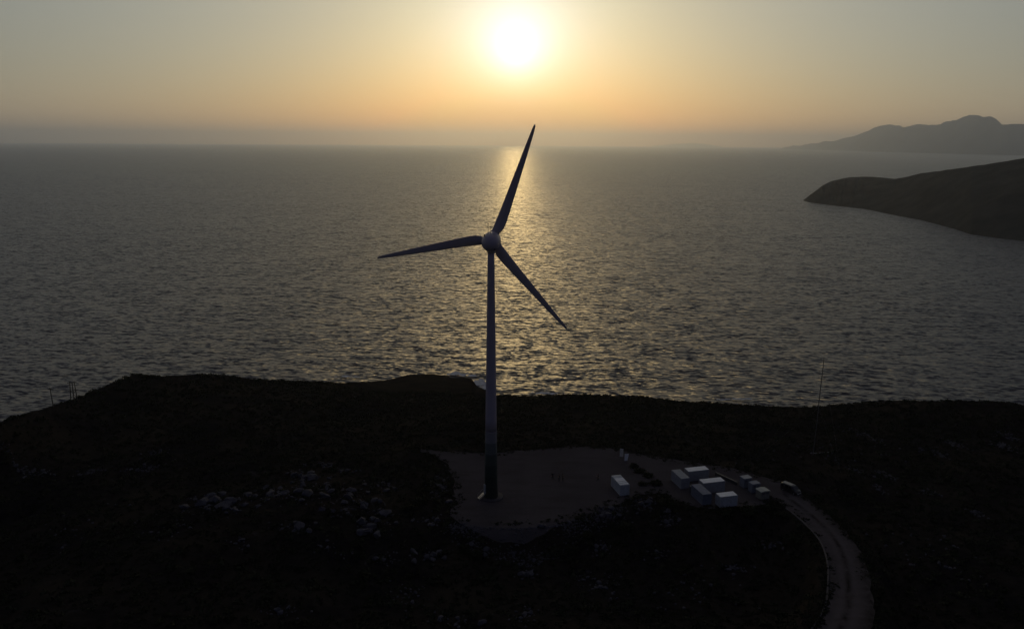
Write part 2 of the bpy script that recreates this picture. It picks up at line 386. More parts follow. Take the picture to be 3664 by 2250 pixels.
# dirt road round the bend, with its concrete kerb
rv, rf = [], []; NC = 17
for i in range(len(ROADC)):
    for k in range(NC):
        u = k/(NC-1); p = ROADL[i]*(1-u)+ROADR[i]*u
        rv.append((p[0] + (0.5*float(fbm(p[0], p[1], 3, 3)) if k == NC-1 else 0), p[1], p[2] + 0.03 - 0.035*(math.exp(-((u-0.3)/0.07)**2)+math.exp(-((u-0.62)/0.07)**2))))
for i in range(len(ROADC)-1):
    for k in range(NC-1):
        rf.append((i*NC+k, i*NC+k+1, (i+1)*NC+k+1, (i+1)*NC+k))
rme = np_mesh('dirt_road', rv, rf, M_ROAD, True); ra = rme.attributes.new('across', 'FLOAT', 'POINT'); ra.data.foreach_set('value', [k/(NC-1) for _ in range(len(ROADC)) for k in range(NC)])
tag(link('dirt_road', rme), kind='structure')
kb = MB(); rings = []
for i in range(6, len(ROADL)):
    d = ROADR[i]-ROADL[i]; d[2] = 0; d /= np.linalg.norm(d); p = ROADL[i]
    rings.append([p-d*0.5+[0, 0, -0.2], p-d*0.5+[0, 0, 0.16], p-d*0.12+[0, 0, 0.18], p-d*0.05+[0, 0, 0.05], p-d*0.05+[0, 0, -0.2]])
kb.loft(rings); tag(kb.build('kerb', M_CONC), kind='structure')

# ------------------------------------------------------------------ far land
def lofted_land(name, ridge_px, shore_px, depth, m, rows=14, rough=0.05, n=160, jag=0.0):
    rp = np.array(ridge_px, float); sp = np.array(shore_px, float)
    X = np.linspace(rp[0, 0], rp[-1, 0], n); yr = np.interp(X, rp[:, 0], rp[:, 1]) + jag*fbm(X, X*0+3.3, 22, 4); ysh = np.interp(X, sp[:, 0], sp[:, 1])
    V = []
    for i in range(n):
        s = at(X[i], ysh[i], SEA-1.0); d = ray(X[i], yr[i]); rs = np.hypot(s[0], s[1])
        rr = rs + depth(X[i]); hd = d/np.hypot(d[0], d[1]); top = np.array([0, 0, CZ])+hd*rr
        if top[2] < SEA+1: top[2] = SEA-2
        for k in range(rows+1):
            t = k/rows; p = s*(1-t)+top*t
            relief = (top[2]-SEA)*rough*math.sin(math.pi*t)
            p[2] += relief*float(fbm(p[0], p[1], depth(X[i])*0.45, 4))*2 + 0.25*(top[2]-SEA)*math.sin(math.pi*t)*0.6
            V.append(p)
        for k in range(1, 5):
            p = top.copy(); p[:2] = hd[:2]*(rr+depth(X[i])*0.5*k); p[2] = top[2]-(top[2]-SEA+2)*(k/4)**1.2-0.003*k*(rr if rr > 8000 else 300); V.append(p)
    R = rows+5
    F = [(i*R+k, (i+1)*R+k, (i+1)*R+k+1, i*R+k+1) for i in range(n-1) for k in range(R-1)]
    return tag(link(name, np_mesh(name, V, F, m, True)), kind='structure')
M_FAR = mat('dry_hillside', (0.06, 0.055, 0.045), 1.0, 0.5, 0.02, spec=0.0)
M_MTN = mat('bare_mountain', (0.05, 0.056, 0.075), 1.0, 0.4, 0.002, spec=0.0)
HR = [(2868, 719), (2880, 712), (2905, 693), (2942, 664), (2978, 647), (3045, 634), (3097, 632), (3150, 635), (3204, 640), (3250, 632), (3295, 620), (3375, 610), (3450, 600), (3533, 588), (3600, 577), (3664, 566), (3850, 548), (4200, 520)]
HS = [(2868, 720), (2900, 727), (2978, 737), (3097, 751), (3216, 776), (3295, 790), (3414, 822), (3474, 842), (3573, 856), (3664, 866), (3850, 880), (4200, 890)]
lofted_land('headland', HR, HS, lambda x: 30+min(420, (x-2868)*1.9), M_FAR, rows=34, rough=0.16, n=320, jag=1.6)
MR = [(2795, 531), (2807, 526), (2871, 519), (2930, 509), (2954, 504), (2975, 506), (3041, 492), (3080, 478), (3113, 465), (3144, 451), (3188, 444), (3210, 450), (3232, 459), (3260, 450), (3283, 444), (3320, 446), (3351, 447), (3375, 438), (3395, 436), (3410, 431),
      (3418, 433), (3442, 421), (3466, 413), (3490, 414), (3517, 419), (3533, 417), (3561, 429), (3575, 440), (3585, 447), (3610, 444), (3664, 443), (3800, 460), (4000, 490), (4250, 520)]
MS = [(2795, 534), (3000, 540), (3300, 548), (3664, 557), (4250, 566)]
lofted_land('mountain_range', MR, MS, lambda x: 2600.0, M_MTN, rows=18, rough=0.22, n=300, jag=4.5)
IR = [(2330, 523), (2380, 519), (2420, 516), (2470, 513), (2500, 514), (2530, 518), (2580, 523)]
lofted_land('far_islet', IR, [(2330, 525.5), (2580, 526.8)], lambda x: 900.0, M_MTN, rows=6, rough=0.1, n=40)

# breaking surf against the foot of the point
M_FOAM = mat('foam', (0.55, 0.58, 0.62), 0.9, 0.3, 0.5)
fm = MB()
for (cx, cy, sx, sy, n) in ((1718, 1372, 16, 9, 70), (1742, 1386, 14, 7, 50), (1690, 1347, 12, 3, 14), (1625, 1340, 12, 4, 22), (1655, 1343, 12, 3, 14), (1250, 1352, 30, 4, 8), (1960, 1410, 50, 3, 10), (2600, 1432, 80, 3, 10)):
    for _ in range(n):
        c = at(cx+random.gauss(0, sx*0.6), cy+random.gauss(0, sy*0.6), SEA+0.03+0.0015*random.random()); w = random.uniform(0.4, 2.0); k = 9; ph = random.random()*6
        pts = [(c[0]+w*1.5*math.cos(2*math.pi*i/k)*random.uniform(0.5, 1.2), c[1]+w*math.sin(2*math.pi*i/k)*random.uniform(0.5, 1.2), c[2]+0.004*len(fm.f)) for i in range(k)]
        fm.add(pts, [tuple(range(k))])
tag(fm.build('surf_foam', M_FOAM), 'white surf foam breaking on the rocks of the point', kind='stuff')

# ------------------------------------------------------------------ wind turbine
TB = at(1757, 1777)
tur = thing('wind_turbine', (TB[0], TB[1], 0.03), 0, 'tall three bladed wind turbine standing on the gravel pad', 'wind turbine')
def circ(r, z, n=40): return [(r*math.cos(2*math.pi*i/n), r*math.sin(2*math.pi*i/n), z) for i in range(n)]
MB().lathe([(2.85, -0.4), (2.85, 0.16), (2.7, 0.22), (1.2, 0.22)], 48).build('foundation', M_CONC, tur, True)
HUBZ = 60.0
def tr(z): return 1.55 - (1.55-0.74)*(z/57.5)**1.0 + 0.16*math.exp(-z/1.6)
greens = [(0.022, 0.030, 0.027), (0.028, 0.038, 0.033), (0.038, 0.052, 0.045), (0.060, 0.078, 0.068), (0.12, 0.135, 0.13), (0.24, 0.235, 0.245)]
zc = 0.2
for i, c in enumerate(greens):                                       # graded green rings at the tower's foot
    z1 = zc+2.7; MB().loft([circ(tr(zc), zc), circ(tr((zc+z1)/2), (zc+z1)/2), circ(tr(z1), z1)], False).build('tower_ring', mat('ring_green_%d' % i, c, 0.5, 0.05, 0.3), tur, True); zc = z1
MB().loft([circ(tr(z), z) for z in np.linspace(zc, 57.6, 16)]).build('tower', M_TOWER, tur, True)
for z in (zc, 37.0):
    MB().loft([circ(tr(z)+0.012, z-0.08), circ(tr(z)+0.03, z-0.05), circ(tr(z)+0.03, z+0.05), circ(tr(z)+0.012, z+0.08)], False).build('flange', M_TOWER, tur, True)
# door and steps on the seaward-left side
dr = MB(); 
for k in range(2): pass
da = rad(205); dc = Vector((math.cos(da), math.sin(da), 0)); dt = Vector((-math.sin(da), math.cos(da), 0))
def obox(mb, c, hx, hy, z0, z1, ux, uy):
    vs_ = [c+ux*sx*hx+uy*sy*hy+Vector((0, 0, z)) for z in (z0, z1) for sx, sy in ((-1, -1), (1, -1), (1, 1), (-1, 1))]
    return mb.add(vs_, [(3, 2, 1, 0), (4, 5, 6, 7), (0, 1, 5, 4), (1, 2, 6, 5), (2, 3, 7, 6), (3, 0, 4, 7)])
obox(MB(), dc*1.6, 0.08, 0.48, 1.2, 3.4, dc, dt).build('door', M_GREY, tur)
st = MB()
for k in range(5): obox(st, dc*(1.95+0.28*(4-k)), 0.16, 0.5, 0.22*(k+1)+0.06, 0.22*(k+1)+0.1, dc, dt)
for s in (-1, 1):
    st.tube(dc*3.2+dt*0.5*s+Vector((0, 0, 0.05)), dc*1.75+dt*0.5*s+Vector((0, 0, 1.15)), 0.05, n=6)
    st.tube(dc*3.2+dt*0.5*s+Vector((0, 0, 1.1)), dc*1.75+dt*0.5*s+Vector((0, 0, 2.2)), 0.025, n=6)
    st.tube(dc*3.15+dt*0.5*s+Vector((0, 0, 0.05)), dc*3.15+dt*0.5*s+Vector((0, 0, 1.1)), 0.025, n=6)
st.build('steps', M_STEEL, tur)
# nacelle: egg-shaped shell, blunt end towards the land, rotor on the seaward side
YAW = rad(-3.5)
ax = Vector((math.sin(-YAW), math.cos(YAW), 0.05)).normalized()       # rotor axis, pointing to sea, slightly up
sx_ = Vector((ax.y, -ax.x, 0)).normalized(); up_ = sx_.cross(ax)
NC_ = Vector((0, 0, HUBZ))
def axis_rings(prof, n=32):
    return [[NC_ + ax*a + (sx_*math.cos(2*math.pi*i/n)+up_*math.sin(2*math.pi*i/n))*r for i in range(n)] for a, r in prof]
nac_prof = [(-3.1, 0.10), (-3.05, 0.50), (-2.85, 0.95), (-2.5, 1.36), (-2.0, 1.68), (-1.4, 1.90), (-0.7, 2.04), (0.0, 2.10), (0.8, 2.10), (1.6, 2.05), (2.1, 1.98)]
nacelle = MB().loft(axis_rings(nac_prof)).build('nacelle', M_TOWER, tur, True)
MB().loft([[(x, y, 57.55) for x, y, _ in circ(0.77, 0)], [(x, y, 58.3) for x, y, _ in circ(1.0, 0)]]).build('yaw_collar', M_TOWER, tur, True)
spin = MB().loft(axis_rings([(2.25, 1.95), (2.9, 1.92), (3.6, 1.75), (4.3, 1.42), (4.9, 0.95), (5.25, 0.5), (5.38, 0.1)])).build('spinner', M_BLADE, tur, True)
for s in (-1, 1):                                                      # ventilation openings in the blunt rear
    p = NC_ - ax*2.28 + sx_*(0.82*s+0.1) - up_*1.12; nrm = (p-(NC_-ax*0.9)).normalized()
    MB().tube(p-nrm*0.35, p+nrm*0.06, 0.2, 0.2, 12).build('vent', M_DARK, nacelle)
pt = NC_ - ax*1.4 - sx_*1.28 + up_*1.4
MB().tube(pt, pt+Vector((0, 0, 0.55)), 0.12, 0.12, 8).build('warning_light', M_DARK, nacelle)
for off, h in ((-0.55, 2.2), (-0.05, 1.6)):                           # weather masts on the roof
    p = NC_ - ax*0.9 + sx_*off + up_*1.95; w_ = MB().tube(p, p+Vector((0, 0, h)), 0.04, 0.03, 6)
    w_.tube(p+Vector((0, 0, h))-sx_*0.16, p+Vector((0, 0, h))+sx_*0.16, 0.03, n=6); w_.build('weather_mast', M_DARK, nacelle)
MB().tube(NC_-ax*1.0+up_*1.9-sx_*0.8, NC_-ax*1.0+up_*1.9+sx_*0.8, 0.03, n=6).build('handrail', M_DARK, nacelle)
# blades: chord is carried to the clockwise side as seen from the land
RC = NC_ + ax*3.3
sec = [(1.2, 1.75, 1.65, 0.0), (1.9, 1.85, 1.55, 0.1), (2.5, 2.15, 1.2, 0.28), (3.4, 2.36, 0.85, 0.42), (4.8, 2.34, 0.6, 0.48), (7.5, 2.12, 0.46, 0.46), (10, 1.92, 0.38, 0.42), (13, 1.69, 0.32, 0.36), (16, 1.46, 0.27, 0.30),
       (19, 1.22, 0.22, 0.24), (22, 0.97, 0.17, 0.18), (24, 0.78, 0.13, 0.14), (25.4, 0.62, 0.09, 0.10), (26.1, 0.46, 0.06, 0.08), (26.5, 0.24, 0.03, 0.06)]
tw = [14, 14, 13, 12, 10.5, 8.5, 6.5, 5, 3.5, 2.2, 1.2, 0.6, 0.2, 0, 0]
for a in (20.2, 140.0, 260.0):
    A = rad(a); bd = sx_*math.sin(A) + up_*math.cos(A); cw = sx_*math.cos(A) - up_*math.sin(A)
    rings = []
    for (s, ch, th, off), t in zip(sec, tw):
        T = rad(t); e1 = cw*math.cos(T)-ax*math.sin(T); e2 = cw*math.sin(T)+ax*math.cos(T); ring = []
        for i in range(20):
            q = 2*math.pi*i/20; u = math.cos(q); wv = math.sin(q)
            taper = 1.0 if th/ch > 0.7 else (1-0.55*max(0, u))          # sharp trailing edge
            ring.append(RC + bd*s + e1*(off+u*ch/2) + e2*(wv*th/2*taper))
        rings.append(ring)
    bl = MB().loft(rings).build('blade', M_BLADE, tur, True)
    MB().loft([[RC+bd*s+(cw*math.cos(2*math.pi*i/24)+ax*math.sin(2*math.pi*i/24))*r for i in range(24)] for s, r in ((1.5, 0.98), (2.02, 0.96), (2.06, 0.9))]).build('root_collar', M_BLADE, bl, True)

# ------------------------------------------------------------------ containers and cabinets
def corr(L, n, d=0.05):
    """corrugated outline along a wall of length L: outer side waved, inner side flat"""
    p = []; st_ = L/n
    for i in range(n):
        x = -L/2+i*st_; p += [(x+0.08*st_, 0), (x+0.38*st_, 0), (x+0.52*st_, -d), (x+0.92*st_, -d)]
    return [(-L/2, -d)] + p + [(L/2, -d), (L/2, -0.12), (-L/2, -0.12)]
def container(c, yaw, L, W, H, wall, roofm, label, group, name='shipping_container', door_end=-1, ribs=0):
    t = thing(name, (c[0], c[1], 0.03), yaw, label, 'container', group)
    b0, b1 = 0.16, H-0.12
    for s in (-1, 1):
        m_ = MB().prism(corr(L-0.3, int(L/0.28)), b0, b1, lambda p, z, s=s: (p[0]*s, (W/2-0.02+p[1])*s, z)); m_.build('side_wall', wall, t)
    e = -door_end
    MB().prism(corr(W-0.3, int(W/0.28)), b0, b1, lambda p, z: ((L/2-0.02+p[1])*e, p[0]*e, z)).build('end_wall', wall, t)
    for s in (-1, 1):
        d_ = MB().box(*sorted(((L/2-0.1)*door_end, (L/2-0.03)*door_end)), *sorted((0.015*s, (W/2-0.16)*s)), b0, b1).build('door', wall, t)
        for k in (0.3, 0.7):
            y_ = s*(W/2-0.16)*k; MB().tube(((L/2-0.0)*door_end, y_, b0+0.05), ((L/2-0.0)*door_end, y_, b1-0.05), 0.025, n=6).build('lock_rod', M_STEEL, d_)
    for a in (-1, 1):
        for b in (-1, 1):
            MB().box(*sorted((a*(L/2-0.15), a*L/2)), *sorted((b*(W/2-0.15), b*W/2)), 0.0, H-0.004).build('corner_post', wall, t)
    for s in (-1, 1):
        for z0, z1 in ((0.0, 0.155), (H-0.115, H-0.005)):
            MB().box(-L/2+0.152, L/2-0.152, *sorted((s*(W/2-0.12), s*(W/2-0.003))), z0, z1).build('rail', wall, t)
            MB().box(*sorted((s*(L/2-0.12), s*(L/2-0.003))), -W/2+0.152, W/2-0.152, z0, z1).build('rail', wall, t)
    MB().box(-L/2+0.1, L/2-0.1, -W/2+0.1, W/2-0.1, 0.1, 0.15).build('floor_panel', M_DARK, t)
    n = int(L/0.35); rp = []
    for i in range(n):
        x = -L/2+0.06+(L-0.12)*i/n; w_ = (L-0.12)/n; rp += [(x, 0.0), (x+w_*0.45, 0.0), (x+w_*0.55, 0.025), (x+w_*0.95, 0.025)]
    rp += [(L/2-0.06, 0.0), (L/2-0.06, -0.05), (-L/2+0.06, -0.05)]
    rf_ = MB().prism(rp, -W/2+0.05, W/2-0.05, lambda p, y: (p[0], y, H+0.012+p[1])).build('roof', roofm, t)
    for k in range(ribs):
        x = (-0.42, -0.33, -0.24, 0.14, 0.30, 0.47)[k]*L; MB().box(x-0.05, x+0.05, -W/2+0.08, W/2-0.08, H+0.035, H+0.085).build('roof_rib', M_GREYROOF, rf_)
    return t
Y1, Y2 = rad(14.5), rad(-75.5)
GB = 'storage containers of the battery yard'
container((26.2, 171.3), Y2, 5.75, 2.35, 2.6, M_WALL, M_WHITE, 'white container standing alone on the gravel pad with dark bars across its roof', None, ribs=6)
container((46.1, 178.1), Y1, 5.6, 2.3, 2.6, M_GREY, M_WHITE, 'grey container with white roof at the back of the yard, closest to the notice boards', None)
container((48.2, 171.5), Y1, 5.75, 2.3, 2.6, M_GREY, M_WHITE, 'grey container with white roof between two other white roofed ones', None)
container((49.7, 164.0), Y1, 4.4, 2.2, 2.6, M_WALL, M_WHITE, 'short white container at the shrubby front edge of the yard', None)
container((41.4, 175.0), Y2, 5.3, 2.3, 2.6, M_GREY, M_GREYROOF, 'grey roofed container touching the rear white roofed container of the yard', None)
container((44.5, 166.6), Y2, 5.6, 2.3, 2.6, M_BLUEGREY, M_BLUEGREY, 'dark blue grey container beside the short white container', None)

def cabinet(name, c, yaw, W, D, H, wall, roofm, label, over=0.08, gable=0.0):
    t = thing(name, (c[0], c[1], 0.03), yaw, label, 'cabinet')
    MB().box(-W/2-0.12, W/2+0.12, -D/2-0.12, D/2+0.12, 0.0, 0.14).build('plinth', M_CONC, t)
    MB().box(-W/2, W/2, -D/2, D/2, 0.143, H-0.1).build('housing', wall, t)
    MB().prism([(-W/2-over, H-0.097), (W/2+over, H-0.097), (W/2+over, H), (0, H+gable), (-W/2-over, H)] if gable else [(-W/2-over, H-0.097), (W/2+over, H-0.097), (W/2+over-0.03, H), (-W/2-over+0.03, H)],
               -D/2-over, D/2+over, lambda p, y: (p[0], y, p[1])).build('roof', roofm, t)
    for s in (-1, 1):
        d_ = MB().box(*sorted((s*0.02, s*(W/2-0.1))), -D/2-0.03, -D/2-0.003, 0.25, H-0.25).build('door', wall, t)
        MB().box(*sorted((s*0.06, s*0.1)), -D/2-0.07, -D/2-0.032, H*0.45, H*0.55).build('handle', M_STEEL, d_)
        for k in range(5): MB().box(*sorted((s*0.2, s*(W/2-0.15 if W < 1 else s*s*(W/2-0.25)))), -D/2-0.05, -D/2-0.032, H*0.65+k*0.09, H*0.65+k*0.09+0.05).build('louvre', M_DARK, d_)
    return t
Y3 = rad(20)
cabinet('transformer_cabinet', (57.0, 173.6), Y3, 2.2, 1.7, 2.6, M_BLUEGREY, M_GREYROOF, 'dark blue grey cabinet with pale roof at the road side of the yard')
cabinet('transformer_cabinet', (58.2, 170.9), Y3, 2.2, 1.6, 2.4, M_BLUEGREY, M_BLUEGREY, 'dark blue grey cabinet with dark roof next to the tan kiosk')
cabinet('switchgear_kiosk', (59.2, 167.6), Y3, 2.35, 1.95, 2.1, M_TAN, M_TANROOF, 'small tan kiosk with a pale low pitched roof beside the road', 0.12, 0.18)
cabinet('junction_box', (43.2, 170.6), Y1, 0.9, 0.7, 1.5, M_DARK, M_DARK, 'small dark junction box between the two containers without white roofs')

# low dark barrier between the yard and the track
bs = thing('barrier', (53.3, 177.4, 0.03), math.atan2(174.4-180.2, 55.2-51.4), 'long low dark barrier behind the white roofed containers', 'barrier')
for k in range(5): MB().prism([(-0.28, 0), (0.28, 0), (0.16, 0.8), (-0.16, 0.8)], -3.4+k*1.38, -3.4+k*1.38+1.34, lambda p, x: (x, p[0], p[1])).build('block', M_DARK, bs)

# ------------------------------------------------------------------ notice boards at the far edge of the pad
def board(c, yaw, lean, wt, wb, h, z0, label, slats):
    t = thing('notice_board', (c[0], c[1], 0.03), yaw, label, 'sign')
    L_ = math.tan(lean)
    for s in (-1, 1):
        MB().tube((s*wb*0.42, 0.08, 0), (s*wb*0.42, 0.08+L_*(z0+h), z0+h*0.98), 0.04, n=8).build('post', M_STEEL, t)
        MB().tube((s*wb*0.42, 0.9, 0), (s*wb*0.42, 0.1+L_*(z0+h)*0.7, (z0+h)*0.7), 0.03, n=6).build('strut', M_STEEL, t)
    if slats:
        for k in range(6):
            x = -wb/2+wb*(k+0.5)/6; MB().box(x-0.045, x+0.045, -0.02, 0.02, z0, z0+h).build('slat', M_WHITE, t)
        for z in (z0+0.1, z0+h-0.15): MB().box(-wb/2, wb/2, 0.022, 0.06, z, z+0.08).build('rail', M_WHITE, t)
    else:
        q = [(-wb/2, 0, z0), (wb/2, 0, z0), (wt/2+0.25, L_*h, z0+h), (-wt/2+0.25, L_*h, z0+h)]
        MB().add([Vector(p) for p in q]+[Vector(p)+Vector((0, 0.05, 0)) for p in q], [(0, 1, 2, 3), (7, 6, 5, 4), (0, 4, 5, 1), (1, 5, 6, 2), (2, 6, 7, 3), (3, 7, 4, 0)]).build('panel', M_WHITE, t)
    return t
board((30.1, 188.6), rad(8), rad(6), 1.15, 0.75, 1.85, 0.1, 'plain white panel wider at the top, standing at the edge of the gravel pad', False)
board((29.3, 191.4), rad(-20), rad(2), 0.9, 0.9, 2.2, 0.1, 'thin slatted white frame standing behind the white panel', True)

# ------------------------------------------------------------------ dark van on the road
def van(c, z, yaw):
    t = thing('parked_van', (c[0], c[1], z), yaw, 'dark passenger van parked on the track beside the yard', 'van')
    paint = mat('black_paint', (0.018, 0.018, 0.022), 0.3, 0.1, 1.0, spec=0.5); glass = mat('dark_glass', (0.01, 0.012, 0.015), 0.08, 0.1, 1.0, spec=0.6)
    roofp = mat('silver_roof_paint', (0.085, 0.085, 0.10), 0.35, 0.1, 1.0, spec=0.5)
    tyre = mat('rubber', (0.02, 0.02, 0.02), 0.9, 0.2, 3.0); lamp = mat('lamp_glass', (0.45, 0.45, 0.45), 0.2, 0.1, 2.0)
    # x forward; sections of the body (x, half width, z bottom, z belt, z roof)
    S = [(-2.3, 0.80, 0.45, 1.05, 1.70), (-2.2, 0.88, 0.32, 1.08, 1.84), (-1.4, 0.92, 0.28, 1.1, 1.92), (0.4, 0.93, 0.28, 1.1, 1.92), (0.9, 0.93, 0.28, 1.1, 1.82), (1.35, 0.92, 0.28, 1.08, 1.35), (1.62, 0.91, 0.28, 1.06, 1.10), (2.1, 0.86, 0.3, 0.95, 0.98), (2.35, 0.74, 0.38, 0.72, 0.76)]
    rings = [[(x, -w, zb), (x, -w*1.02, (zb+zm)/2), (x, -w, zm), (x, -w*0.86, zr-0.06), (x, -w*0.72, zr), (x, w*0.72, zr), (x, w*0.86, zr-0.06), (x, w, zm), (x, w*1.02, (zb+zm)/2), (x, w, zb)] for x, w, zb, zm, zr in S]
    MB().loft(rings).build('body', paint, t, True)
    MB().box(-2.05, 0.45, -0.60, 0.60, 1.922, 1.95).build('roof_panel', roofp, t)
    for s in (-1, 1):
        for x0, x1 in ((-2.1, -1.2), (-1.1, -0.15), (-0.05, 0.75)):
            q = [(x0, s*0.945, 1.14), (x1, s*0.945, 1.14), (x1-0.05, s*0.835, 1.76), (x0, s*0.835, 1.76)]
            MB().add(q+[(a, b+s*0.012, c_) for a, b, c_ in q], [(0, 1, 2, 3), (7, 6, 5, 4), (0, 4, 5, 1), (1, 5, 6, 2), (2, 6, 7, 3), (3, 7, 4, 0)]).build('side_window', glass, t)
        for x in (-1.45, 1.5):
            w_ = MB().tube((x, s*0.72, 0.32), (x, s*0.96, 0.32), 0.32, n=20).build('wheel', tyre, t, True)
            MB().tube((x, s*0.965, 0.32), (x, s*0.985, 0.32), 0.19, 0.15, n=14).build('rim', M_STEEL, w_)
        MB().box(2.2, 2.34, *sorted((s*0.5, s*0.76)), 0.62, 0.76).build('headlight', lamp, t)
        MB().box(0.95, 1.1, *sorted((s*0.95, s*1.12)), 1.12, 1.28).build('mirror', paint, t)
        MB().box(-2.34, -2.28, *sorted((s*0.68, s*0.8)), 0.8, 1.3).build('tail_light', mat('red_lens', (0.2, 0.01, 0.01), 0.3, 0.1, 1.0), t)
    q = [(0.95, -0.75, 1.83), (0.95, 0.75, 1.83), (1.66, 0.8, 1.11), (1.66, -0.8, 1.11)]
    MB().add(q+[(a+0.02, b, c_+0.02) for a, b, c_ in q], [(0, 1, 2, 3), (7, 6, 5, 4), (0, 4, 5, 1), (1, 5, 6, 2), (2, 6, 7, 3), (3, 7, 4, 0)]).build('windscreen', glass, t)
    MB().box(2.22, 2.42, -0.74, 0.74, 0.36, 0.52).build('bumper', lamp, t)
van((67.0, 170.9), 0.04, rad(-54))

# ------------------------------------------------------------------ people on the pad
M_SKIN = mat('skin', (0.35, 0.22, 0.16), 0.6, 0.1, 5.0); M_CLOTH = mat('dark_jacket', (0.02, 0.02, 0.024), 0.9, 0.2, 6.0); M_TROU = mat('dark_trousers', (0.022, 0.021, 0.022), 0.9, 0.2, 6.0); M_HAIR = mat('dark_hair', (0.015, 0.012, 0.01), 0.7, 0.2, 9.0)
def person_mesh(name, arm_l, arm_r, leg_l, leg_r):
    V, E, R_ = [], [], []
    def v(p, r): V.append(p); R_.append(r); return len(V)-1
    def chain(i, pts):
        for p, r in pts: j = v(p, r); E.append((i, j)); i = j
        return i
    pel = v((0, 0, 0.96), (0.15, 0.11)); chest = chain(pel, [((0, 0.0, 1.12), (0.14, 0.10)), ((0, 0.01, 1.32), (0.17, 0.11))])
    neck = chain(chest, [((0, 0.0, 1.47), (0.065, 0.065))]); chain(neck, [((0, -0.015, 1.57), (0.085, 0.095)), ((0, -0.01, 1.66), (0.085, 0.10)), ((0, 0.0, 1.74), (0.05, 0.06))])
    for s, leg in ((-1, leg_l), (1, leg_r)):
        k, f_ = leg
        chain(pel, [((s*0.10, 0, 0.90), (0.095, 0.1)), ((s*0.11+k[0], k[1], 0.50), (0.065, 0.07)), ((s*0.11+f_[0], f_[1], 0.09), (0.045, 0.045)), ((s*0.12+f_[0], f_[1]-0.15, 0.04), (0.045, 0.035))])
    for s, (el, ha) in ((-1, arm_l), (1, arm_r)):
        e = chain(chest, [((s*0.19, 0.01, 1.41), (0.07, 0.07)), (el, (0.05, 0.05)), (ha, (0.034, 0.034))])
        h = Vector(ha); d = (h-Vector(el)).normalized(); sd_ = d.cross(Vector((0, 0, 1))); sd_ = sd_.normalized() if sd_.length > 1e-3 else Vector((0, 1, 0)); nn = d.cross(sd_)
        palm = chain(e, [(tuple(h+d*0.07), (0.036, 0.02))])
        for q, ln in ((-0.03, 0.07), (-0.01, 0.085), (0.01, 0.08), (0.03, 0.06)):
            b1 = h+d*0.10+nn*q; chain(palm, [(tuple(b1), (0.010, 0.010)), (tuple(b1+d*ln*0.6+sd_*0.012), (0.009, 0.009)), (tuple(b1+d*ln+sd_*0.03), (0.008, 0.008))])
        chain(e, [(tuple(h+d*0.04+nn*0.045), (0.011, 0.011)), (tuple(h+d*0.08+nn*0.065+sd_*0.02), (0.009, 0.009))])
    me = bpy.data.meshes.new(name); me.from_pydata(V, E, []); ob = bpy.data.objects.new(name, me); COL.objects.link(ob)
    ob.modifiers.new('skin', 'SKIN'); ob.modifiers.new('sub', 'SUBSURF').levels = 1
    for i, d in enumerate(me.skin_vertices[0].data): d.radius = R_[i]; d.use_root = (i == 0)
    dg = bpy.context.evaluated_depsgraph_get(); out = bpy.data.meshes.new_from_object(ob.evaluated_get(dg)); bpy.data.objects.remove(ob)
    out.name = name
    for m_ in (M_CLOTH, M_TROU, M_SKIN): out.materials.append(m_)
    hands = [Vector(arm_l[1]), Vector(arm_r[1])]
    for p in out.polygons:
        c = p.center; p.use_smooth = True
        p.material_index = 2 if (c.z > 1.49 or min((c-h).length for h in hands) < 0.19 and c.z < 1.25 and abs(c.x) > 0.12) else (1 if c.z < 0.95 else 0)
    return out
PM = [person_mesh('person', ((-0.30, 0.0, 1.14), (-0.27, -0.08, 0.90)), ((0.30, 0.02, 1.14), (0.30, -0.02, 0.90)), ((0, -0.02), (0.0, 0.03)), ((0.02, 0.0), (0.03, 0.02))),
      person_mesh('person', ((-0.30, 0.03, 1.15), (-0.16, -0.24, 1.16)), ((0.30, 0.03, 1.15), (0.14, -0.26, 1.18)), ((-0.02, 0), (-0.04, 0.0)), ((0.03, -0.03), (0.05, 0.0))),
      person_mesh('person', ((-0.28, -0.06, 1.16), (-0.24, -0.28, 1.02)), ((0.28, 0.10, 1.14), (0.26, 0.14, 0.90)), ((0, -0.12), (0, 0.08)), ((0, 0.05), (0, -0.22)))]
hair = bmesh.new(); bmesh.ops.create_icosphere(hair, subdivisions=2, radius=0.108)
for v_ in hair.verts: v_.co.z *= 1.02; v_.co.y = v_.co.y*1.08+0.02; v_.co += Vector((0, 0, 1.695)); 
bmesh.ops.delete(hair, geom=[v_ for v_ in hair.verts if v_.co.z < 1.60 or (v_.co.y < -0.04 and v_.co.z < 1.72)], context='VERTS')
HM = bpy.data.meshes.new('hair'); hair.to_mesh(HM); hair.free(); HM.materials.append(M_HAIR)
for k, (x, y, rz, label, grp) in enumerate(((10.3, 177.2, 15, 'person in dark clothes standing apart beside the close pair on the pad', None),
        (11.85, 176.1, -75, 'person in dark clothes of the close pair, nearest the lone dark figure', None), (12.75, 176.2, 80, 'person in dark clothes of the close pair, on the container side', None),
        (21.5, 176.6, -100, 'person in dark clothes alone near the white container on the pad', None))):
    p = link('person', PM[(0, 1, 1, 2)[k]]); p.location = (x, y, 0.03); p.rotation_euler = (0, 0, rad(rz)); p.scale = (1.18, 1.18, 1.04); tag(p, label, 'person', grp)
    link('hair', HM, p)

